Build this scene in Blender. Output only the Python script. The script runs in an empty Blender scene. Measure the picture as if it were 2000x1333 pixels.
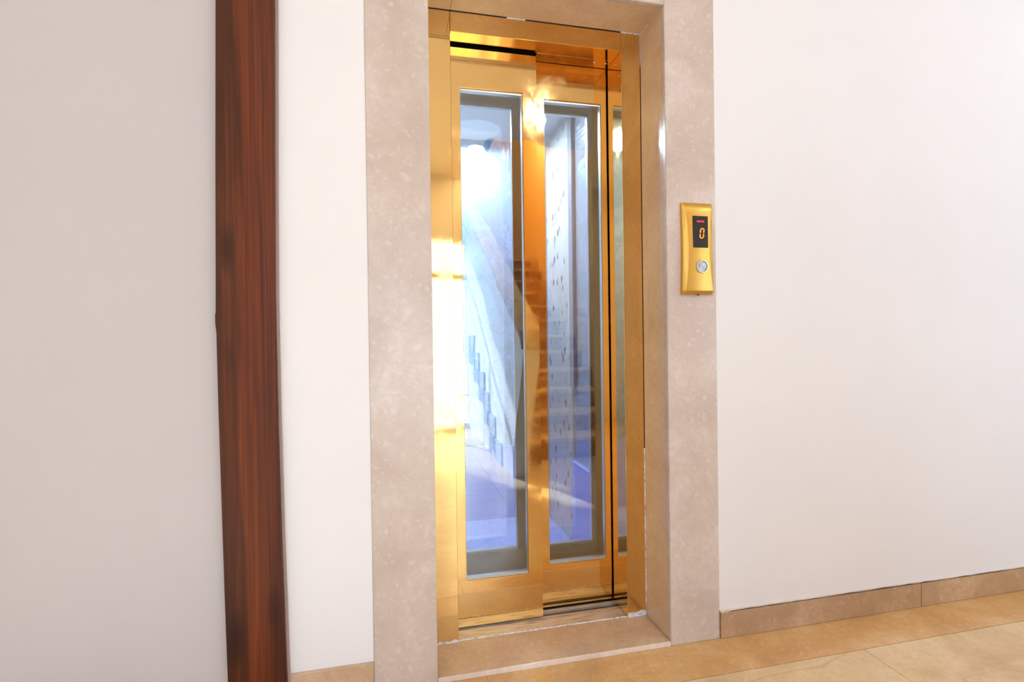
import bpy, bmesh, math, random
from mathutils import Vector, Matrix
random.seed(7)
S = bpy.context.scene
COL = S.collection

# ------------------------------------------------------------------ camera
cam = bpy.data.cameras.new('camera'); camo = bpy.data.objects.new('camera', cam); COL.objects.link(camo)
cam.sensor_fit = 'HORIZONTAL'; cam.sensor_width = 36.0; cam.lens = 18.279; cam.clip_start = 0.02
r_ = Vector((0.97472, -0.22318, -0.01353)).normalized()
f_ = Vector((0.22310, 0.97477, -0.00750)); f_ = (f_ - r_ * f_.dot(r_)).normalized()
u_ = r_.cross(f_)
M = Matrix((( r_.x, u_.x, -f_.x, 0.0), (r_.y, u_.y, -f_.y, -1.55), (r_.z, u_.z, -f_.z, 1.02706), (0, 0, 0, 1)))
camo.matrix_world = M
S.camera = camo

# ------------------------------------------------------------------ world, exposure
S.view_settings.view_transform = 'Standard'
S.view_settings.look = 'None'
S.view_settings.gamma = 1.0
S.view_settings.use_curve_mapping = False
S.view_settings.exposure = 0.0
w = bpy.data.worlds.new('sky'); S.world = w; w.use_nodes = True
w.node_tree.nodes['Background'].inputs[0].default_value = (0.80, 0.90, 1.0, 1)
w.node_tree.nodes['Background'].inputs[1].default_value = 1.5
try:
    S.cycles.max_bounces = 14; S.cycles.glossy_bounces = 8; S.cycles.transparent_max_bounces = 16
    S.cycles.diffuse_bounces = 6; S.cycles.sample_clamp_indirect = 6.0; S.cycles.caustics_reflective = True
except Exception: pass

def light(name, kind, loc, power, color, rot=(0, 0, 0), size=None, size_y=None, spot=None, blend=0.6):
    l = bpy.data.lights.new(name, kind); l.energy = power; l.color = color
    if kind == 'AREA':
        l.shape = 'RECTANGLE' if size_y else 'DISK'; l.size = size
        if size_y: l.size_y = size_y
    elif kind == 'SPOT':
        l.spot_size = spot; l.spot_blend = blend; l.shadow_soft_size = size
    else: l.shadow_soft_size = size
    o = bpy.data.objects.new(name, l); o.location = loc; o.rotation_euler = rot; COL.objects.link(o); return o
WARM = (0.95, 0.975, 1.0); DAY = (0.62, 0.81, 1.0)
CEIL = 2.80
# daylight pouring in through the glazed entrance behind the photographer
light('daylight_and_fill', 'AREA', (0.24, -3.98, 1.12), 35, DAY, (math.radians(90), 0, 0), 1.5, 2.2)
# fill lights at two added windows behind the photographer
light('daylight_and_fill', 'AREA', (-2.30, -3.96, 1.30), 15, (0.58, 0.79, 1.0), (math.radians(90), 0, 0), 1.15, 1.6)
light('daylight_and_fill', 'AREA', (3.45, -2.70, 1.25), 36, (0.56, 0.78, 1.0), (math.radians(90), 0, 0), 1.05, 1.5)
sun = bpy.data.lights.new('sun', 'SUN'); sun.energy = 22.0; sun.color = (0.72, 0.87, 1.0); sun.angle = math.radians(1.5)
suno = bpy.data.objects.new('sun', sun); COL.objects.link(suno)
suno.rotation_euler = Vector((0.48, 1.0, -0.68)).to_track_quat('-Z', 'Y').to_euler()
# ceiling downlights of the hall; the one near the lift wall is added fill
LAMPS = [(1.14, -1.82), (-0.60, -1.90), (2.75, -1.75), (-2.1, -1.90), (3.75, -1.2), (0.77, -2.70), (0.86, -3.50)]
for i, (x, y) in enumerate(LAMPS):
    light('downlight', 'SPOT', (x, y, CEIL - 0.05), (36, 9, 24, 16, 14, 6, 4)[i], WARM, (0, 0, 0), 0.07, spot=math.radians(178), blend=0.15)
light('stairwell_lamp', 'POINT', (1.5, -4.3, 4.0), 56, (1.0, 0.97, 0.84), size=0.12)
light('lift_lamp', 'AREA', (0.42, 1.06, 2.08), 42, (0.80, 0.90, 1.0), (0, 0, 0), 0.26)

# ------------------------------------------------------------------ materials
def mat(name):
    m = bpy.data.materials.new(name); m.use_nodes = True
    nt = m.node_tree; b = nt.nodes['Principled BSDF']
    return m, nt, b
def node(nt, t, **kw):
    n = nt.nodes.new(t)
    for k, v in kw.items():
        if k.startswith('i_'): n.inputs[k[2:].replace('_', ' ')].default_value = v
        else: setattr(n, k, v)
    return n
def coords(nt, scale=(1, 1, 1), kind='Object', rot=(0, 0, 0)):
    tc = node(nt, 'ShaderNodeTexCoord'); mp = node(nt, 'ShaderNodeMapping')
    mp.inputs['Scale'].default_value = scale; mp.inputs['Rotation'].default_value = rot
    nt.links.new(tc.outputs[kind], mp.inputs[0]); return mp.outputs[0]
def ramp(nt, src, stops, interp='LINEAR'):
    r = node(nt, 'ShaderNodeValToRGB'); r.color_ramp.interpolation = interp
    e = r.color_ramp.elements
    while len(e) < len(stops): e.new(0.5)
    for k, (p, c) in enumerate(stops):
        e[k].position = p; e[k].color = (c[0], c[1], c[2], 1) if isinstance(c, tuple) else (c, c, c, 1)
    nt.links.new(src, r.inputs[0]); return r.outputs[0]
def mix(nt, fac, a, b, mode='MIX'):
    m = node(nt, 'ShaderNodeMix', data_type='RGBA', blend_type=mode)
    for s, v in ((0, fac), (6, a), (7, b)):
        if hasattr(v, 'links'): nt.links.new(v, m.inputs[s])
        else: m.inputs[s].default_value = v if s == 0 else (*v, 1) if len(v) == 3 else v
    return m.outputs[2]
def noise(nt, vec, scale, detail=4, rough=0.55, dist=0.0):
    n = node(nt, 'ShaderNodeTexNoise'); n.inputs['Scale'].default_value = scale
    n.inputs['Detail'].default_value = detail; n.inputs['Roughness'].default_value = rough; n.inputs['Distortion'].default_value = dist
    nt.links.new(vec, n.inputs['Vector']); return n.outputs[0]
def voro(nt, vec, scale, feature='F1'):
    n = node(nt, 'ShaderNodeTexVoronoi', feature=feature); n.inputs['Scale'].default_value = scale
    nt.links.new(vec, n.inputs['Vector']); return n.outputs['Distance']
def bump(nt, b, h, strength, dist=0.01):
    n = node(nt, 'ShaderNodeBump'); n.inputs['Strength'].default_value = strength; n.inputs['Distance'].default_value = dist
    nt.links.new(h, n.inputs['Height']); nt.links.new(n.outputs[0], b.inputs['Normal'])
def srgb(r, g, b):
    f = lambda c: (c / 255 / 12.92) if c / 255 <= .04045 else ((c / 255 + .055) / 1.055) ** 2.4
    return (f(r), f(g), f(b))

def plaster(name, c, rough=0.55, b=0.04):
    m, nt, p = mat(name); v = coords(nt)
    n = noise(nt, v, 2.2, 3)
    col = ramp(nt, n, [(0.3, tuple(x * 0.97 for x in c)), (0.7, c)])
    nt.links.new(col, p.inputs['Base Color']); p.inputs['Roughness'].default_value = rough
    bump(nt, p, noise(nt, v, 90, 3), b, 0.002); return m
M_WALL = plaster('white_paint', srgb(231, 228, 231))
M_GREY = plaster('mauve_grey_paint', srgb(194, 187, 189))
M_CEIL = plaster('ceiling_paint', srgb(240, 236, 229))
M_HALL = plaster('cream_paint', srgb(236, 229, 218))
M_WARM = plaster('ochre_paint', srgb(230, 206, 160))

def stone(name, base, light_c, dark_c, rough, fleck=0.5, vein=0.0, scale=1.0):
    m, nt, p = mat(name); v = coords(nt, (scale, scale, scale))
    big = noise(nt, v, 4.0, 5, 0.6, 0.6)
    c = ramp(nt, big, [(0.30, dark_c), (0.52, base), (0.75, light_c)])
    # pale shell-like blotches
    warp = node(nt, 'ShaderNodeVectorMath', operation='ADD')
    nn = node(nt, 'ShaderNodeTexNoise'); nn.inputs['Scale'].default_value = 9; nt.links.new(v, nn.inputs['Vector'])
    sc = node(nt, 'ShaderNodeVectorMath', operation='SCALE'); sc.inputs['Scale'].default_value = 0.09
    nt.links.new(nn.outputs['Color'], sc.inputs[0]); nt.links.new(v, warp.inputs[0]); nt.links.new(sc.outputs[0], warp.inputs[1])
    for vs, th in ((22, 0.17), (48, 0.20)):
        d = voro(nt, warp.outputs[0], vs)
        f = ramp(nt, d, [(th * 0.55, fleck), (th * 1.4, 0.0)])
        c = mix(nt, f, c, light_c)
    mott = noise(nt, warp.outputs[0], 60, 4, 0.7)
    c = mix(nt, ramp(nt, mott, [(0.36, 0.40), (0.60, 0.0)]), c, dark_c)
    if vein:
        wv = noise(nt, coords(nt, (0.55, 2.0, 1.0), rot=(0, 0, 0.45)), 1.5, 2.5, 0.5, 0.5)
        c = mix(nt, ramp(nt, wv, [(0.488, 0.0), (0.50, vein), (0.506, 0.0)]), c, dark_c)
    nt.links.new(c, p.inputs['Base Color'])
    rr = ramp(nt, big, [(0.3, rough * 1.3), (0.7, rough)])
    nt.links.new(rr, p.inputs['Roughness']); p.inputs['IOR'].default_value = 1.5
    return m
M_MARB = stone('beige_marble', srgb(202, 187, 178), srgb(222, 210, 203), srgb(188, 170, 159), 0.20, 0.45)
M_BROWN = stone('brown_marble', srgb(182, 148, 116), srgb(206, 176, 144), srgb(164, 130, 98), 0.16, 0.45)
M_HONEY = stone('honey_marble', srgb(208, 163, 108), srgb(222, 184, 136), srgb(190, 144, 90), 0.16, 0.40)
M_STEP = stone('tan_marble', srgb(200, 170, 142), srgb(218, 192, 166), srgb(182, 150, 122), 0.18, 0.30)
M_TILE = stone('cream_marble', srgb(217, 188, 148), srgb(226, 202, 164), srgb(198, 164, 120), 0.14, 0.08, 0.8)
M_REVEAL = stone('sand_marble', srgb(214, 186, 158), srgb(228, 204, 180), srgb(198, 168, 140), 0.18, 0.30)
M_EDGE = stone('pale_stone_edge', srgb(228, 212, 200), srgb(238, 226, 216), srgb(208, 188, 172), 0.35, 0.3)

def simple(name, c, rough=0.5, metal=0.0, emit=None, es=1.0):
    m, nt, p = mat(name); p.inputs['Base Color'].default_value = (*c, 1)
    p.inputs['Roughness'].default_value = rough; p.inputs['Metallic'].default_value = metal
    if emit: p.inputs['Emission Color'].default_value = (*emit, 1); p.inputs['Emission Strength'].default_value = es
    return m
M_GROUT = simple('grout', srgb(120, 98, 76), 0.9)
M_DARK = simple('shadow_gap_black', (0.012, 0.010, 0.009), 0.6)
M_SHAFT = simple('shaft_concrete', (0.10, 0.09, 0.085), 0.9)

def caulk():
    m, nt, p = mat('white_caulk'); v = coords(nt)
    c = ramp(nt, noise(nt, v, 70, 4), [(0.38, srgb(190, 186, 190)), (0.50, srgb(232, 232, 242))])
    nt.links.new(c, p.inputs['Base Color']); p.inputs['Roughness'].default_value = 0.8
    bump(nt, p, noise(nt, v, 120, 4), 0.6, 0.003); return m
M_CAULK = caulk()

def gold(name, c, rough, wave=0.05, smudge=0.12):
    m, nt, p = mat(name); v = coords(nt)
    n = noise(nt, coords(nt, (1.6, 1.6, 0.8)), 2.0, 3)
    nt.links.new(ramp(nt, n, [(0.3, tuple(x * 0.96 for x in c)), (0.7, c)]), p.inputs['Base Color'])
    p.inputs['Metallic'].default_value = 1.0
    sm = noise(nt, coords(nt, (3, 3, 3)), 3.5, 6, 0.65, 0.5)
    nt.links.new(ramp(nt, sm, [(0.45, rough), (0.75, rough + smudge)]), p.inputs['Roughness'])
    bump(nt, p, noise(nt, coords(nt, (1.6, 1.6, 0.5)), 1.8, 1), wave, 0.012); return m
M_GOLD = gold('polished_brass', (0.88, 0.59, 0.24), 0.040)
M_GOLDP = gold('satin_brass', (0.72, 0.44, 0.105), 0.34, 0.0, 0.05)
M_STEEL = gold('stainless_steel', (0.62, 0.66, 0.72), 0.18, 0.35)
M_STEEL.node_tree.nodes['Principled BSDF'].inputs['Metallic'].default_value = 0.55
M_WAVY = gold('wavy_steel', (0.66, 0.69, 0.73), 0.16, 0.0)
M_WAVY.node_tree.nodes['Principled BSDF'].inputs['Metallic'].default_value = 0.7
bump(M_WAVY.node_tree, M_WAVY.node_tree.nodes['Principled BSDF'], noise(M_WAVY.node_tree, coords(M_WAVY.node_tree, (2, 2, 16)), 1.2, 1), 0.5, 0.02)
M_BACK = gold('blue_grey_steel', (0.26, 0.41, 0.62), 0.24, 0.35)
M_BACK.node_tree.nodes['Principled BSDF'].inputs['Metallic'].default_value = 0.6
M_DSTEEL = simple('dull_steel', (0.032, 0.032, 0.038), 0.28, 0.5)
M_CHROME = simple('satin_chrome', (0.72, 0.73, 0.74), 0.28, 1.0)
M_TRIM = simple('silver_bead', (0.62, 0.64, 0.62), 0.30, 0.9)

def alu():
    m, nt, p = mat('worn_aluminium')
    c = ramp(nt, noise(nt, coords(nt, (2, 9, 9)), 6, 5), [(0.28, srgb(128, 114, 104)), (0.42, srgb(190, 180, 173)), (0.7, srgb(212, 206, 202))])
    nt.links.new(c, p.inputs['Base Color']); p.inputs['Metallic'].default_value = 0.45; p.inputs['Roughness'].default_value = 0.38
    return m
M_ALU = alu()

def glass(name, tint, refl):
    m = bpy.data.materials.new(name); m.use_nodes = True; nt = m.node_tree; nt.nodes.clear()
    out = node(nt, 'ShaderNodeOutputMaterial'); mx = node(nt, 'ShaderNodeMixShader')
    t = node(nt, 'ShaderNodeBsdfTransparent'); t.inputs[0].default_value = (*tint, 1)
    g = node(nt, 'ShaderNodeBsdfGlossy'); g.inputs[0].default_value = (0.96, 0.98, 1, 1); g.inputs[1].default_value = 0.015
    fr = node(nt, 'ShaderNodeLayerWeight'); fr.inputs[0].default_value = 0.30
    mr = node(nt, 'ShaderNodeMapRange'); mr.inputs['To Min'].default_value = refl; mr.inputs['To Max'].default_value = min(1, refl + 0.6)
    nt.links.new(fr.outputs[0], mr.inputs[0]); nt.links.new(mr.outputs[0], mx.inputs[0])
    nt.links.new(t.outputs[0], mx.inputs[1]); nt.links.new(g.outputs[0], mx.inputs[2]); nt.links.new(mx.outputs[0], out.inputs[0])
    b = node(nt, 'ShaderNodeBump'); b.inputs['Strength'].default_value = 0.05; b.inputs['Distance'].default_value = 0.01
    nt.links.new(noise(nt, coords(nt, (2, 2, 0.7)), 2.5, 2), b.inputs['Height']); nt.links.new(b.outputs[0], g.inputs['Normal'])
    return m
M_GLASS = glass('lift_glass', (0.93, 0.97, 1.0), 0.125)
M_PANE = glass('door_pane', (0.97, 0.98, 1.0), 0.05)

def wood(name, a, b, c, scale=(16, 16, 0.9), heart=False):
    m, nt, p = mat(name); v = coords(nt, scale)
    g1 = noise(nt, v, 1.6, 6, 0.6, 0.5)
    col = ramp(nt, g1, [(0.28, a), (0.50, b), (0.74, c)])
    fine = noise(nt, coords(nt, (scale[0] * 9, scale[1] * 9, scale[2] * 2.2)), 1.5, 3)
    col = mix(nt, ramp(nt, fine, [(0.38, 0.5), (0.60, 0.0)]), col, tuple(x * 0.75 for x in a))
    kn = voro(nt, coords(nt, (9.0, 9.0, 2.6)), 1.0)
    col = mix(nt, ramp(nt, kn, [(0.06, 0.8), (0.24, 0.0)]), col, tuple(x * 0.35 for x in a))
    if heart:
        sp = node(nt, 'ShaderNodeSeparateXYZ'); tc = node(nt, 'ShaderNodeTexCoord'); nt.links.new(tc.outputs['Object'], sp.inputs[0])
        wob = node(nt, 'ShaderNodeMath', operation='MULTIPLY_ADD'); nt.links.new(noise(nt, coords(nt, (2, 2, 1.3)), 1.3, 2), wob.inputs[0])
        wob.inputs[1].default_value = 0.09; nt.links.new(sp.outputs[0], wob.inputs[2])
        mr = node(nt, 'ShaderNodeMapRange'); nt.links.new(wob.outputs[0], mr.inputs[0])
        mr.inputs['From Min'].default_value = -0.46 + 0.045; mr.inputs['From Max'].default_value = -0.30 + 0.045
        tint = ramp(nt, mr.outputs[0], [(0.0, (0.78, 0.82, 0.75)), (0.34, (0.80, 0.80, 0.75)), (0.42, (1.30, 1.15, 0.95)), (0.60, (1.25, 1.10, 0.95)), (0.75, (0.86, 0.82, 1.0)), (1.0, (0.92, 0.80, 1.05))])
        col = mix(nt, 1.0, col, tint, 'MULTIPLY')
    nt.links.new(col, p.inputs['Base Color']); p.inputs['Roughness'].default_value = 0.5; p.inputs['Specular IOR Level'].default_value = 0.25
    bump(nt, p, fine, 0.06, 0.002); return m
M_WOOD = wood('walnut', srgb(62, 28, 11), srgb(94, 44, 18), srgb(118, 60, 26), (11, 11, 0.55), True)
M_SWOOD = wood('stair_oak', srgb(150, 104, 62), srgb(186, 138, 86), srgb(206, 162, 108), (1.2, 14, 14))
M_RAIL = wood('rail_oak', srgb(196, 152, 100), srgb(218, 178, 122), srgb(228, 192, 140), (14, 1, 14))

def etched():
    m, nt, p = mat('etched_steel')
    v = coords(nt, (1, 20, 13))
    d = voro(nt, v, 1.0)
    f = ramp(nt, d, [(0.22, 1.0), (0.34, 0.0)])
    g = ramp(nt, noise(nt, coords(nt, (30, 70, 18)), 1, 3), [(0.44, 0.0), (0.50, 1.0)])
    f2 = mix(nt, 1.0, f, g, 'MULTIPLY')
    base = ramp(nt, noise(nt, coords(nt), 3, 3), [(0.3, (0.46, 0.48, 0.45)), (0.7, (0.60, 0.61, 0.56))])
    c = mix(nt, f2, base, (0.05, 0.055, 0.07))
    nt.links.new(c, p.inputs['Base Color']); p.inputs['Metallic'].default_value = 0.35; p.inputs['Roughness'].default_value = 0.30
    return m
M_ETCH = etched()
def vinyl():
    m, nt, p = mat('blue_vinyl')
    c = ramp(nt, noise(nt, coords(nt), 170, 2), [(0.42, srgb(96, 124, 196)), (0.62, srgb(150, 172, 226))])
    nt.links.new(c, p.inputs['Base Color']); p.inputs['Roughness'].default_value = 0.35; return m
M_VINYL = vinyl()
M_BLUE = simple('blue_laminate', srgb(112, 146, 222), 0.28)
M_DISP = simple('display_black', (0.010, 0.008, 0.009), 0.12)
M_LED = simple('led_orange', (0.9, 0.12, 0.01), 0.5, 0, (1.0, 0.24, 0.02), 1.8)
M_LEDR = simple('led_red', (0.8, 0.02, 0.03), 0.5, 0, (1.0, 0.03, 0.05), 0.8)
M_LAMP = simple('lamp_warm', (1, 1, 1), 0.5, 0, (1.0, 0.84, 0.62), 26)
M_LAMPC = simple('lamp_cool', (1, 1, 1), 0.5, 0, (0.9, 0.95, 1.0), 14)
M_WHITE = simple('white_lacquer', srgb(236, 234, 232), 0.35)

# ------------------------------------------------------------------ builders
def link(name, bm, m, parent=None, bevel=0.0, smooth=False, segs=2):
    if bevel:
        bmesh.ops.bevel(bm, geom=list(bm.edges), offset=bevel, segments=segs, affect='EDGES', clamp_overlap=True)
    bmesh.ops.recalc_face_normals(bm, faces=list(bm.faces))
    me = bpy.data.meshes.new(name); bm.to_mesh(me); bm.free()
    if m: me.materials.append(m)
    if smooth:
        for p in me.polygons: p.use_smooth = True
    o = bpy.data.objects.new(name, me); COL.objects.link(o)
    if parent: o.parent = parent
    return o
def tag(o, label=None, cat=None, kind=None, group=None):
    if label: o['label'] = label
    if cat: o['category'] = cat
    if kind: o['kind'] = kind
    if group: o['group'] = group
    return o
def empty(name, label, cat, kind=None, group=None, loc=(0, 0, 0)):
    o = bpy.data.objects.new(name, None); o.location = loc; o.empty_display_size = 0.05
    COL.objects.link(o); return tag(o, label, cat, kind, group)
def add_box(bm, x0, x1, y0, y1, z0, z1):
    v = [bm.verts.new(p) for p in ((x0, y0, z0), (x1, y0, z0), (x1, y1, z0), (x0, y1, z0), (x0, y0, z1), (x1, y0, z1), (x1, y1, z1), (x0, y1, z1))]
    for f in ((0, 3, 2, 1), (4, 5, 6, 7), (0, 1, 5, 4), (1, 2, 6, 5), (2, 3, 7, 6), (3, 0, 4, 7)):
        bm.faces.new([v[i] for i in f])
def boxes(*bs):
    bm = bmesh.new()
    for b in bs: add_box(bm, *b)
    return bm
def box(name, b, m, parent=None, bevel=0.0, segs=2): return link(name, boxes(b), m, parent, bevel, segs=segs)
def prism(pts, axis, a, b):
    """polygon pts (p,q) extruded along axis from a to b"""
    bm = bmesh.new()
    def P(p, q, t): return {'x': (t, p, q), 'y': (p, t, q), 'z': (p, q, t)}[axis]
    A = [bm.verts.new(P(p, q, a)) for p, q in pts]; B = [bm.verts.new(P(p, q, b)) for p, q in pts]
    n = len(pts)
    bm.faces.new(A); bm.faces.new(B[::-1])
    for i in range(n): bm.faces.new((A[i], A[(i + 1) % n], B[(i + 1) % n], B[i]))
    return bm
def frame_bm(x0, x1, z0, z1, ix0, ix1, iz0, iz1, y0, y1):
    """a plate with a rectangular opening"""
    bm = bmesh.new()
    def ring(y): return ([bm.verts.new(p) for p in ((x0, y, z0), (x1, y, z0), (x1, y, z1), (x0, y, z1))],
                         [bm.verts.new(p) for p in ((ix0, y, iz0), (ix1, y, iz0), (ix1, y, iz1), (ix0, y, iz1))])
    oa, ia = ring(y0); ob, ib = ring(y1)
    for i in range(4):
        j = (i + 1) % 4
        bm.faces.new((oa[i], oa[j], ia[j], ia[i])); bm.faces.new((ob[i], ib[i], ib[j], ob[j]))
        bm.faces.new((oa[i], ob[i], ob[j], oa[j])); bm.faces.new((ia[i], ia[j], ib[j], ib[i]))
    return bm
def disc_bm(r, t, n=32, axis='y', c=(0, 0, 0), r2=None):
    bm = bmesh.new(); r2 = r if r2 is None else r2; A = []; B = []
    for i in range(n):
        a = 2 * math.pi * i / n; p, q = math.cos(a), math.sin(a)
        if axis == 'y':
            A.append(bm.verts.new((c[0] + r * p, c[1], c[2] + r * q))); B.append(bm.verts.new((c[0] + r2 * p, c[1] + t, c[2] + r2 * q)))
        else:
            A.append(bm.verts.new((c[0] + r * p, c[1] + r * q, c[2]))); B.append(bm.verts.new((c[0] + r2 * p, c[1] + r2 * q, c[2] + t)))
    bm.faces.new(A); bm.faces.new(B[::-1])
    for i in range(n): bm.faces.new((A[i], A[(i + 1) % n], B[(i + 1) % n], B[i]))
    return bm
def ring_bm(ro, ri, t, n=40, axis='y', c=(0, 0, 0)):
    bm = bmesh.new(); R = []
    for i in range(n):
        a = 2 * math.pi * i / n; p, q = math.cos(a), math.sin(a)
        f = (lambda r, d: (c[0] + r * p, c[1] + d, c[2] + r * q)) if axis == 'y' else (lambda r, d: (c[0] + r * p, c[1] + r * q, c[2] + d))
        R.append([bm.verts.new(f(r, d)) for r, d in ((ro, 0), (ro - (ro - ri) * .35, t), (ri + (ro - ri) * .2, t), (ri, 0))])
    for i in range(n):
        a, b = R[i], R[(i + 1) % n]
        for k in range(4): bm.faces.new((a[k], a[(k + 1) % 4], b[(k + 1) % 4], b[k]))
    return bm

# ------------------------------------------------------------------ the setting: lift wall
OX0, OX1, OZ = 0.115, 0.879, 2.107        # clear marble opening
MX0, MX1 = -0.067, 1.061                  # outer marble edges
RX0, RX1 = -3.0, 4.2                      # hall
WY = 0.004
tag(box('wall_back', (MX1 + 0.0005, RX1, WY, 0.170, 0, CEIL), M_WALL), 'broad white painted wall right of the lift doorway', 'wall', 'structure')
tag(box('wall_back', (-0.34, MX0 - 0.0005, WY, 0.170, 0, CEIL), M_WALL), 'narrow white wall strip between walnut post and marble surround', 'wall', 'structure')
tag(box('wall_back', (MX0, MX1, WY, 0.170, OZ + 0.1825, CEIL), M_WALL), 'white wall above the marble lintel over the frame', 'wall', 'structure')
gw = tag(box('wall_left', (RX0, -0.34, WY - 0.001, 0.170, 0, CEIL), M_GREY), 'plain mauve grey wall left of the dark wooden post', 'wall', 'structure')
sh = tag(link('wall_shaft', boxes((-0.25, -0.2, 0.171, 1.9, -0.3, 3.2), (1.25, 1.3, 0.171, 1.9, -0.3, 3.2), (-0.25, 1.3, 1.9, 1.95, -0.3, 3.2),
                                  (-0.25, 1.3, 0.171, 1.95, 3.2, 3.25), (-0.25, 1.3, 0.171, 1.95, -0.35, -0.3)), M_SHAFT), 'dark concrete lift shaft behind the doors', 'wall', 'structure')

# wooden post: outline taken from the worn, slightly bowed board
k = 0.9845
L = [(-0.4535, 2.30), (-0.4530, 1.95), (-0.4600, 1.55), (-0.4645, 1.22), (-0.4665, 1.105), (-0.4680, 1.098), (-0.4680, 1.075), (-0.4655, 1.050),
     (-0.4640, 0.85), (-0.4605, 0.60), (-0.4570, 0.35), (-0.4525, 0.10), (-0.4500, -0.0)]
Rr = [(-0.3000, -0.0), (-0.3045, 0.10), (-0.3115, 0.45), (-0.3160, 0.80), (-0.3175, 1.15), (-0.3130, 1.55), (-0.3070, 1.95), (-0.3050, 2.30)]
pts = [(x * k, 1.027 + (z - 1.027) * k if z > 0 else 0.0) for x, z in L + Rr]
post = tag(link('trim_1', prism(pts, 'y', -0.024, WY), M_WOOD, None), 'dark reddish brown walnut post beside the white wall strip', 'post', 'structure')

bead = [(x * k, 1.027 + (z - 1.027) * k if z > 0 else 0.0) for x, z in Rr]
link('sealant_bead', prism(bead + [(x + 0.0065, z) for x, z in bead[::-1]], 'y', -0.007, WY), simple('taupe_sealant', srgb(168, 146, 140), 0.6), post)
# baseboards
bb = empty('baseboard_right', 'brown marble baseboard along the white wall right of the lift', 'baseboard', 'structure')
for i, (a, b) in enumerate(((MX1 + 0.0015, 1.905), (1.907, 2.85), (2.852, RX1))):
    box('slab', (a, b, -0.006, WY, 0.0005, 0.0895), M_BROWN, bb, 0.0012, 1)
box('joint_filler', (MX1 + 0.0015, RX1, -0.003, WY, 0.0896, 0.0925), M_EDGE, bb)
def ragged(x0, x1, z0, z1, n, y0, y1, amp):
    top = [(x0 + (x1 - x0) * i / n, z1 + random.uniform(-amp, amp)) for i in range(n + 1)]
    return prism([(x0, z0), (x1, z0)] + top[::-1], 'y', y0, y1)
g = link('gap', ragged(1.10, 2.6, 0.0893, 0.0912, 40, -0.0062, -0.0045, 0.0014), M_DARK, bb)
b2 = tag(box('baseboard_left', (-0.301, MX0 - 0.0015, -0.006, WY, 0.0005, 0.0935), M_STEP, None, 0.0012, 1), 'short beige marble baseboard under the white wall strip', 'baseboard', 'structure')
b3 = tag(box('baseboard_left.001', (RX0, -0.47, -0.006, WY, 0.0005, 0.0935), M_STEP, None, 0.0012, 1), 'beige marble baseboard left of the walnut post below the frame', 'baseboard', 'structure')

# floor: grout bed, brown border slabs, cream tiles
fl = empty('floor', 'polished cream marble floor with a brown border strip', 'floor', 'structure')
box('grout_bed', (RX0, RX1, -6.6, 0.17, -0.06, -0.0022), M_GROUT, fl)
xs = [-3.0, -1.35, -0.54, 0.262, 1.96, 3.10, RX1]
for a, b in zip(xs, xs[1:]): box('border_slab', (a + 0.0006, b - 0.0006, -0.1655, 0.003, -0.022, 0.0), M_HONEY, fl)
tx = [-3.0] + [1.4685 + 0.8 * i for i in range(-5, 4)] + [RX1]
ty = [-0.167 - 0.8 * i for i in range(0, 6)]
random.seed(3)
for a, b in zip(tx, tx[1:]):
    for c, d in zip(ty, ty[1:]):
        box('tile', (a + 0.0009, b - 0.0009, d + 0.0009, c - 0.0009, -0.022, random.uniform(-0.0002, 0.0)), M_TILE, fl)

# ------------------------------------------------------------------ marble surround
ms = empty('marble_surround', 'beige marble surround framing the brass lift doorway', 'surround', loc=(0, 0, 0))
BV = 0.0016
box('jamb_slab', (MX0, OX0, 0.0, 0.020, 0.0003, OZ + 0.182), M_MARB, ms, BV)
box('jamb_slab', (OX1, MX1, 0.0, 0.020, 0.0003, OZ + 0.182), M_MARB, ms, BV)
box('lintel_slab', (OX0 + 0.0004, OX1 - 0.0004, 0.0, 0.020, OZ, OZ + 0.182), M_MARB, ms, BV)
box('reveal_slab', (OX0 - 0.018, OX0 - 0.0005, 0.0205, 0.169, 0.0003, OZ + 0.018), M_REVEAL, ms, 0.0008)
box('reveal_slab', (OX1 + 0.0005, OX1 + 0.018, 0.0205, 0.169, 0.0003, OZ + 0.018), M_REVEAL, ms, 0.0008)
box('soffit_slab', (OX0, 0.1995, 0.0205, 0.169, OZ + 0.0005, OZ + 0.018), M_REVEAL, ms, 0.0006)
box('soffit_slab', (0.2005, OX1, 0.0205, 0.169, OZ + 0.0005, OZ + 0.018), M_REVEAL, ms, 0.0006)
def caulk_line(name, p0, p1, w, parent, n=24, up=Vector((0, 0, 1)), seed=1):
    random.seed(seed); bm = bmesh.new(); p0 = Vector(p0); p1 = Vector(p1); d = (p1 - p0).normalized()
    s = d.cross(up).normalized(); R = []
    for i in range(n + 1):
        c = p0.lerp(p1, i / n); a = w * random.uniform(0.45, 1.25); h = w * random.uniform(0.4, 0.7)
        R.append([bm.verts.new(c + s * a * math.cos(t) + up * h * math.sin(t)) for t in (math.pi, math.pi * .65, math.pi * .35, 0, -math.pi / 2)])
    for i in range(n):
        for q in range(5): bm.faces.new((R[i][q], R[i][(q + 1) % 5], R[i + 1][(q + 1) % 5], R[i + 1][q]))
    bm.faces.new(R[0]); bm.faces.new(R[-1][::-1])
    return link(name, bm, M_CAULK, parent, smooth=True)
caulk_line('caulk', (OX1 - 0.0002, 0.004, OZ - 0.0002), (OX1 - 0.0002, 0.168, OZ - 0.0002), 0.0016, ms, 30, Vector((0.7, 0, -0.7)))
caulk_line('caulk', (0.39, 0.1695, OZ - 0.001), (0.455, 0.1695, OZ - 0.001), 0.0035, ms, 10, Vector((0, -0.6, -0.8)), 5)
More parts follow.
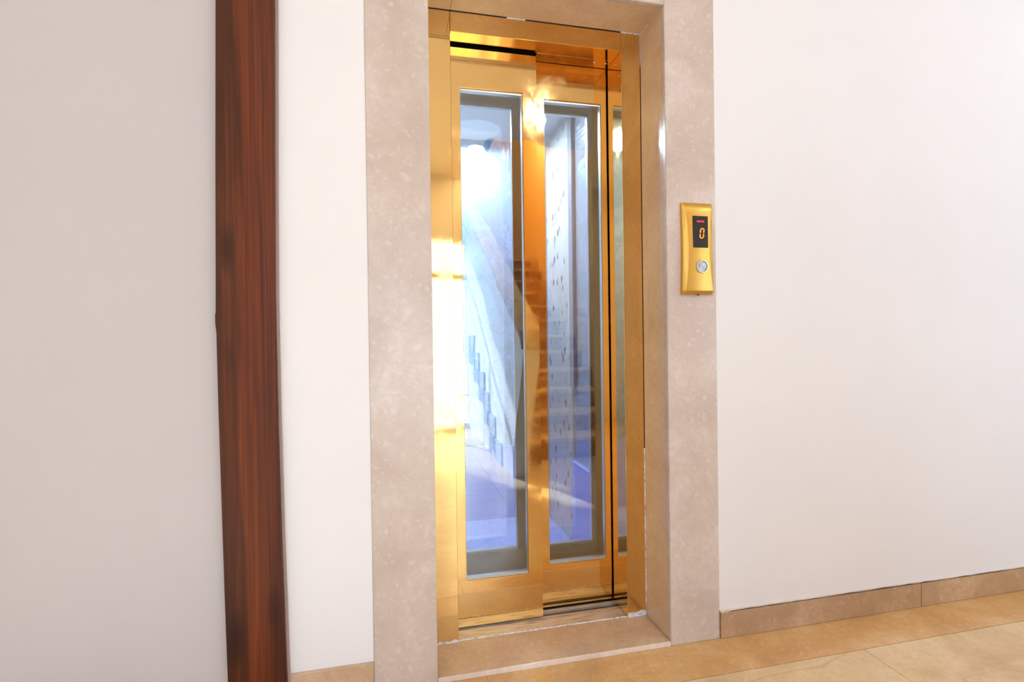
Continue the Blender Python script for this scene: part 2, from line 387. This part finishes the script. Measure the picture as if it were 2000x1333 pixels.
caulk_line('caulk', (0.805, 0.1695, OZ - 0.001), (OX1 - 0.001, 0.1695, OZ - 0.001), 0.004, ms, 12, Vector((0, -0.6, -0.8)), 8)
caulk_line('caulk', (OX1 - 0.001, 0.1695, 0.02), (OX1 - 0.001, 0.1695, 0.62), 0.0022, ms, 40, Vector((-0.7, -0.7, 0)), 9)

# marble step
st = empty('marble_step', 'low tan marble step in front of the lift sill', 'step')
box('tread', (OX0 + 0.0008, OX1 - 0.0008, 0.0035, 0.1755, 0.0002, 0.0152), M_STEP, st, 0.0010, 1)
box('nosing', (OX0 + 0.0008, OX1 - 0.0008, -0.0010, 0.0033, 0.0004, 0.0150), M_EDGE, st, 0.0006, 1)
caulk_line('caulk', (OX0 + 0.084, 0.1785, 0.0148), (0.812, 0.1785, 0.0148), 0.0042, st, 60, Vector((0, 0, 1)), 11)

# ------------------------------------------------------------------ brass lift frame
FY = 0.171; JX0, JX1 = 0.1985, 0.806; HZ = 2.040
lf = empty('lift_portal', 'polished brass mirror finish portal inside the marble surround', 'portal')
box('jamb', (OX0 + 0.0006, JX0, FY, 0.238, 0.0155, 2.0135), M_GOLD, lf, 0.0008, 1)
box('header_end', (OX0 + 0.0006, JX0 - 0.0008, FY, 0.238, 2.0145, OZ - 0.0015), M_GOLD, lf, 0.0008, 1)
box('header', (JX0 + 0.0004, JX1 - 0.0004, FY, 0.242, HZ, OZ - 0.0015), M_GOLD, lf, 0.0010, 1)
box('jamb', (JX1, OX1 - 0.0006, FY, 0.290, 0.0155, OZ - 0.0015), M_GOLD, lf, 0.0010, 1)
box('header_return', (0.5155, JX1 - 0.0004, 0.2425, 0.297, HZ, HZ + 0.02), M_GOLD, lf, 0.0006, 1)
for xx, yy in ((0.742, 0.262), (0.786, 0.262)):
    link('screw', disc_bm(0.0045, -0.002, 20, 'z', (xx, yy, HZ), 0.0030), M_CHROME, lf)
# torn white sealant at the feet of the jambs
def foot(x0, x1, z1, seed, n=18):
    random.seed(seed)
    return ragged(x0, x1, 0.0153, z1, n, FY - 0.0018, FY + 0.001, 0.0035)
link('sealant', foot(OX0 + 0.001, JX0, 0.0215, 2), M_CAULK, lf)
link('sealant', foot(JX1 + 0.001, OX1 - 0.001, 0.0330, 4, 8), M_CAULK, lf)

# sill with grooves
sl = empty('lift_sill', 'worn aluminium lift sill with grooves behind the marble step', 'sill')
box('plate', (JX0 - 0.002, JX1 + 0.004, 0.1815, 0.2380, 0.002, 0.0152), M_ALU, sl, 0.0006, 1)
box('channel_bed', (0.10, 0.90, 0.2380, 0.400, -0.010, 0.0060), M_DARK, sl)
for y0 in (0.2405, 0.2480, 0.2760, 0.2830, 0.2900): box('rib', (0.10, 0.90, y0, y0 + 0.0055, 0.006, 0.0150), M_ALU, sl)
for y0 in (0.333, 0.342, 0.351, 0.360, 0.369, 0.378, 0.387): box('rib', (0.10, 0.90, y0, y0 + 0.006, 0.006, 0.0150), M_ALU, sl)

# ------------------------------------------------------------------ lift doors
def door(name, label, x0, x1, y, z0, z1, ix0, ix1, iz0, iz1, skin, t=0.030, parent=None):
    d = empty(name, label, None if parent else 'door')
    if parent: d.parent = parent
    link('skin', frame_bm(x0, x1, z0, z1, ix0, ix1, iz0, iz1, y, y + t), skin, d, 0.0012, segs=2)
    b = 0.0075
    link('window_bead', frame_bm(ix0 + 0.0004, ix1 - 0.0004, iz0 + 0.0004, iz1 - 0.0004, ix0 + b * .35, ix1 - b * .35, iz0 + b * 1.35, iz1 - b, y + 0.006, y + t - 0.004), M_TRIM, d, 0.0008, segs=1)
    box('glass', (ix0 + 0.001, ix1 - 0.001, y + 0.012, y + 0.018, iz0 + 0.001, iz1 - 0.001), M_GLASS, d)
    box('guide_shoe', (x0 + 0.05, x1 - 0.05, y + 0.010, y + 0.018, 0.008, z0), M_DARK, d)
    return d
door('lift_door_panel', 'front brass lift door panel with tall glass, on the left', 0.140, 0.5125, 0.245, 0.0200, 2.0300, 0.2372, 0.4610, 0.1775, 1.8935, M_GOLD)
door('lift_door_panel', 'rear brass lift door panel with tall glass, behind the front one', 0.475, 0.850, 0.300, 0.0210, 2.0400, 0.5563, 0.7815, 0.1740, 1.9055, M_GOLD)
mu = tag(box('door_track_cover', (0.10, 0.90, 0.333, 0.415, 2.05, 2.14), M_DARK, None), 'black track cover hidden above the lift door panels', 'cover')

# ------------------------------------------------------------------ lift car
car = empty('lift_car', 'small lift car with blue floor and steel walls behind the glass', 'lift car')
box('car_floor', (0.02, 0.885, 0.53, 1.34, -0.02, 0.015), M_VINYL, car)
box('back_wall', (0.02, 0.885, 1.30, 1.34, 0.0155, 2.12), M_BACK, car)
box('side_wall', (0.855, 0.885, 0.53, 1.2995, 0.0155, 2.12), M_WAVY, car)
box('side_wall', (0.02, 0.05, 0.53, 1.2995, 0.0155, 2.12), M_STEEL, car)
box('etched_panel', (0.845, 0.8545, 0.855, 1.235, 0.0160, 2.10), M_ETCH, car)
box('kick_plate', (0.84, 0.8545, 0.54, 0.854, 0.0160, 0.42), M_BLUE, car)
box('kick_plate', (0.051, 0.8445, 1.290, 1.2995, 0.0160, 0.42), M_BLUE, car)
box('car_ceiling', (0.02, 0.885, 0.53, 1.34, 2.121, 2.15), M_WHITE, car)
box('dark_strip', (0.838, 0.8545, 0.800, 0.852, 0.78, 2.11), simple('lilac_grey', (0.20, 0.20, 0.25), 0.3, 0.3), car)
box('corner_post', (0.838, 0.8545, 1.262, 1.2890, 0.0160, 2.12), M_CHROME, car, 0.004)
for x, y in ((0.25, 0.72), (0.66, 0.72), (0.25, 1.10), (0.66, 1.10)):
    c = link('ceiling_spot', ring_bm(0.045, 0.034, -0.006, 28, 'z', (x, y, 2.1208)), M_CHROME, car)
    link('bulb', disc_bm(0.034, -0.003, 24, 'z', (x, y, 2.1205)), M_LAMPC, c)

door('car_door', 'dull steel inner door seen through the left glass', 0.125, 0.530, 0.420, 0.0200, 2.0600, 0.2600, 0.4640, 0.1950, 1.9220, M_DSTEEL, parent=car)
door('car_door', 'dull steel inner door seen through the right glass', 0.500, 0.900, 0.470, 0.0200, 2.0600, 0.5800, 0.7960, 0.1700, 1.9400, M_DSTEEL, parent=car)

# ------------------------------------------------------------------ call panel
cp = empty('call_panel', 'brass lift call panel with red digital display on the right marble jamb', 'call panel')
CX, ZT, ZB = 0.986, 1.462, 1.160
rows = []
N = 26
for i in range(N + 1):
    t = i / N; z = ZT + (ZB - ZT) * t
    hb = 0.0575 - 0.0028 * math.sin(math.pi * min(1, t * 1.05)) + 0.0012 * t
    ft = 0.0495 - 0.0125 * math.sin(math.pi * t) ** 1.2
    dep = 0.017 + 0.006 * math.sin(math.pi * t * 0.9) * 0 + 0.004 * t
    if i == 0: ft, dep, hb = 0.0515, 0.0075, 0.0565
    if i == N: dep, ft, hb = 0.0100, ft * 0.99, hb * 0.985
    if i == 1: dep = 0.0145
    rows.append((z, hb, ft, dep))
bm = bmesh.new(); R = []
for z, hb, ft, dep in rows:
    P = [(-hb, 0.0), (-hb, -dep * 0.55), (-hb + 0.003, -dep * 0.72), (-ft - 0.0012, -dep * 0.985), (-ft, -dep), (0, -dep - 0.0006), (ft, -dep), (ft + 0.0012, -dep * 0.985), (hb - 0.003, -dep * 0.72), (hb, -dep * 0.55), (hb, 0.0)]
    R.append([bm.verts.new((CX + a, b, z)) for a, b in P])
for i in range(N):
    for q in range(10): bm.faces.new((R[i][q], R[i][q + 1], R[i + 1][q + 1], R[i + 1][q]))
    bm.faces.new((R[i][10], R[i][0], R[i + 1][0], R[i + 1][10]))
bm.faces.new(R[0]); bm.faces.new(R[-1][::-1])
body = link('body', bm, M_GOLDP, cp, smooth=True)
md = body.modifiers.new('edge', 'EDGE_SPLIT'); md.split_angle = math.radians(22)
FYP = -0.0198
disp = box('display', (0.9640, 1.0185, FYP - 0.0014, FYP + 0.010, 1.3130, 1.4170), M_DISP, cp, 0.0006, 1)
# the digit 0: six slanted segments
dx, dz, hw, hh, sl_ = 0.9955, 1.3600, 0.0062, 0.0152, 0.10
def seg(p, q, w=0.0030):
    P = Vector(p); Q = Vector(q); d = (Q - P).normalized(); s = Vector((-d.y, d.x)); g_ = 0.0010
    a, b = P + d * g_, Q - d * g_
    pts = [a, a + d * w * .6 + s * w * .6, b - d * w * .6 + s * w * .6, b, b - d * w * .6 - s * w * .6, a + d * w * .6 - s * w * .6]
    return prism([(dx + v.x + v.y * sl_, dz + v.y) for v in pts], 'y', FYP - 0.0022, FYP - 0.0013)
for p, q in (((-hw, hh), (hw, hh)), ((-hw, -hh), (hw, -hh)), ((-hw, 0), (-hw, hh)), ((hw, 0), (hw, hh)), ((-hw, -hh), (-hw, 0)), ((hw, -hh), (hw, 0))):
    link('digit_segment', seg(p, q), M_LED, disp)
for i in range(7):
    a = 0.9775 + i * 0.0038
    box('red_letter', (a, a + 0.0032, FYP - 0.0020, FYP - 0.0013, 1.3965, 1.4015), M_LEDR, disp)
bz = 1.2505; bx = 0.9945
link('button_ring', ring_bm(0.0220, 0.0168, -0.0050, 40, 'y', (bx, FYP + 0.0000, bz)), M_CHROME, cp, smooth=False)
def button_mat():
    m, nt, p = mat('turned_steel'); p.inputs['Metallic'].default_value = 1.0; p.inputs['Roughness'].default_value = 0.32
    p.inputs['Base Color'].default_value = (0.46, 0.46, 0.48, 1)
    p.inputs['Anisotropic'].default_value = 0.9
    tg = node(nt, 'ShaderNodeTangent', direction_type='RADIAL', axis='Y'); nt.links.new(tg.outputs[0], p.inputs['Tangent'])
    return m
bo = link('button', disc_bm(0.0162, -0.0040, 36, 'y', (0, 0, 0), 0.0156), button_mat(), cp); bo.location = (bx, FYP + 0.0005, bz)
link('screw', disc_bm(0.0035, -0.004, 14, 'z', (CX, -0.010, ZB + 0.0005)), M_DSTEEL, cp)

# ------------------------------------------------------------------ the hall behind the photographer (seen mirrored in brass and glass)
SX0, SX1 = 0.95, 1.97; BY = -3.75; SY = -6.3
ce = tag(link('ceiling', boxes((RX0, RX1, -2.5, 0.17, CEIL, CEIL + 0.1), (RX0, SX0 - 0.05, BY, -2.5, CEIL, CEIL + 0.1)), M_CEIL), 'cream hall ceiling above the lift lobby', 'ceiling', 'structure')
tag(box('wall_right', (RX1, RX1 + 0.1, -2.6, 0.17, 0, CEIL), M_HALL), 'cream side wall at the right end of the lobby', 'wall', 'structure')
tag(box('wall_side', (RX0 - 0.1, RX0, BY, 0.17, 0, CEIL), M_HALL), 'cream side wall at the left end of the lobby', 'wall', 'structure')
def window(name, x0, x1, z0, z1, y, label):  # unseen windows, added to let fill light onto the lower walls
    wn = empty(name, label, 'window', 'structure')
    link('window_frame', frame_bm(x0, x1, z0, z1, x0 + 0.05, x1 - 0.05, z0 + 0.05, z1 - 0.05, y - 0.09, y - 0.02), M_WHITE, wn)
    box('mullion', ((x0 + x1) / 2 - 0.02, (x0 + x1) / 2 + 0.02, y - 0.08, y - 0.03, z0 + 0.05, z1 - 0.05), M_WHITE, wn)
    for a, b in ((x0 + 0.05, (x0 + x1) / 2 - 0.02), ((x0 + x1) / 2 + 0.02, x1 - 0.05)):
        box('pane', (a, b, y - 0.058, y - 0.052, z0 + 0.05, z1 - 0.05), M_PANE, wn)
def wall_with(b, h, y0, y1):
    (x0, x1), (hx0, hx1, hz0, hz1) = b, h
    return boxes((x0, hx0, y0, y1, 0, CEIL), (hx1, x1, y0, y1, 0, CEIL), (hx0, hx1, y0, y1, 0, hz0), (hx0, hx1, y0, y1, hz1, CEIL))
tag(link('wall_front', wall_with((SX1, RX1), (2.85, 4.05, 0.45, 2.10), -2.6, -2.5), M_HALL), 'cream wall with an added window beside the stairs', 'wall', 'structure')
window('fill_window_2', 2.85, 4.05, 0.45, 2.10, -2.5, 'white framed fill window added beside the stairs')
window('fill_window_1', -2.95, -1.65, 0.45, 2.15, -3.75, 'white framed fill window added beside the glazed entrance')
DX0, DX1, DZ = -0.45, 0.895, 2.12
tag(link('wall_rear', boxes((RX0, -2.95, BY - 0.12, BY, 0, CEIL), (-2.95, -1.65, BY - 0.12, BY, 0, 0.45), (-2.95, -1.65, BY - 0.12, BY, 2.15, CEIL), (-1.65, DX0, BY - 0.12, BY, 0, CEIL), (DX0, DX1, BY - 0.12, BY, DZ, CEIL), (DX1, SX0 - 0.05, BY - 0.12, BY, 0, CEIL)), M_HALL),
    'cream wall around the bright glazed entrance', 'wall', 'structure')
for b, l in (((SX1, SX1 + 0.1, SY, -2.6, 0, 4.8), 'ochre stairwell wall on the far side of the wooden stairs'),
             ((SX0 - 0.1, SX1 + 0.1, SY - 0.1, SY, 0, 4.8), 'ochre stairwell wall at the head of the wooden stairs'),
             ((SX0 - 0.12, SX0 - 0.05, SY, BY - 0.12, 0, 4.8), 'ochre stairwell wall behind the glazed entrance'),
             ((SX0 - 0.12, SX0 - 0.05, BY - 0.12, -2.5, CEIL, 4.8), 'ochre upper stairwell wall over the parapet'),
             ((SX0 - 0.12, SX1 + 0.1, -2.5, -2.4, CEIL + 0.1, 4.8), 'ochre upper stairwell wall over the lobby ceiling edge')):
    tag(box('wall_stairwell', b, M_WARM), l, 'wall', 'structure')
tag(box('ceiling_stairwell', (SX0 - 0.12, SX1 + 0.1, SY, -2.4, 4.8, 4.9), M_WARM), 'ochre stairwell ceiling high over the stairs', 'ceiling', 'structure')
# glazed entrance
en = empty('door_1', 'bright white framed glazed entrance door mirrored in the brass jamb', 'door', 'structure')
link('door_frame', frame_bm(DX0, DX1, 0.0, DZ, DX0 + 0.03, DX1 - 0.03, 0.02, DZ - 0.04, BY - 0.10, BY - 0.02), M_WHITE, en)
box('transom', (DX0 + 0.05, DX1 - 0.05, BY - 0.09, BY - 0.03, 1.70, 1.74), M_RAIL, en)
for i in range(2):
    a = DX0 + 0.03 + (DX1 - DX0 - 0.06) / 2 * i; b = a + (DX1 - DX0 - 0.06) / 2
    lf_ = link('leaf', frame_bm(a + 0.003, b - 0.003, 0.022, 1.698, a + 0.022, b - 0.022, 0.05, 1.68, BY - 0.085, BY - 0.045), M_WHITE, en)
    box('pane', (a + 0.022, b - 0.022, BY - 0.068, BY - 0.062, 0.05, 1.68), M_PANE, lf_)
    hd = link('door_handle', boxes((b - 0.19, b - 0.012, BY - 0.030, BY - 0.015, 0.37, 0.39), (b - 0.02, b - 0.004, BY - 0.045, BY - 0.015, 0.35, 0.41)), M_CHROME, lf_)
    box('transom_pane', (a + 0.003, b - 0.003, BY - 0.068, BY - 0.062, 1.741, DZ - 0.051), M_PANE, en)

# staircase
sr = empty('staircase', 'wooden staircase with pale treads mirrored in the brass doors', 'staircase')
Y0, RUN, RISE, NS = -2.0, 0.265, 0.175, 12
for i in range(NS):
    y = Y0 - RUN * i; z = RISE * (i + 1)
    box('riser', (SX0, SX1 - 0.005, y - 0.02, y, z - RISE + 0.0005, z - 0.032), M_SWOOD, sr)
    box('tread', (SX0, SX1 - 0.005, y - RUN - 0.02, y + 0.02, z - 0.0315, z), M_RAIL, sr, 0.004, 1)
box('landing', (SX0, SX1 - 0.005, SY + 0.005, Y0 - RUN * NS - 0.021, RISE * NS - 0.2, RISE * NS), M_RAIL, sr)
PX0, PX1 = SX0 - 0.11, SX0 - 0.003
tz = lambda y: 0.99 + 0.575 * (-1.25 - y)
pp = [(-1.62, 0.0005), (-1.60, 0.16), (-1.50, 0.42), (-1.38, 0.68), (-1.30, 0.85), (-1.27, 0.96), (-1.32, tz(-1.30)), (-3.74, tz(-3.74)), (-3.74, 0.0005)]
bl = tag(link('stair_parapet', prism(pp, 'x', PX0, PX1), M_WHITE, None), 'white plastered stair parapet with curved lower end', 'parapet')
cap = [(-1.25, 0.945), (-1.25, 0.985), (-1.31, tz(-1.31) + 0.045), (-3.74, tz(-3.74) + 0.045), (-3.74, tz(-3.74) + 0.002), (-1.32, tz(-1.32) + 0.002), (-1.268, 0.965)]
link('cap_rail', prism(cap, 'x', PX0 - 0.02, PX1 + 0.02), M_RAIL, bl)
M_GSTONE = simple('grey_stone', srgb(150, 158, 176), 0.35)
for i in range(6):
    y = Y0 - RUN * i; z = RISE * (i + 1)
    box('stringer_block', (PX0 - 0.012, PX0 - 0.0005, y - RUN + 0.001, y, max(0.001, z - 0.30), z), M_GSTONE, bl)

# hall downlights
for i, (x, y) in enumerate(LAMPS):
    o = empty('ceiling_downlight', 'round warm ceiling downlight ' + ('over the foot of the stairs, mirrored in the brass', 'in front of the glazed entrance', 'nearest the right end wall of the lobby', 'nearest the left end wall of the lobby', 'added close to the lift wall to brighten its right end', 'between the entrance and the stair parapet', 'just inside the glazed entrance')[i], 'ceiling light', group='lobby ceiling downlights', loc=(x, y, CEIL))
    link('trim_ring', ring_bm(0.062, 0.045, -0.008, 32, 'z'), M_WHITE, o)
    link('bulb', disc_bm(0.044, -0.003, 28, 'z'), M_LAMP, o)
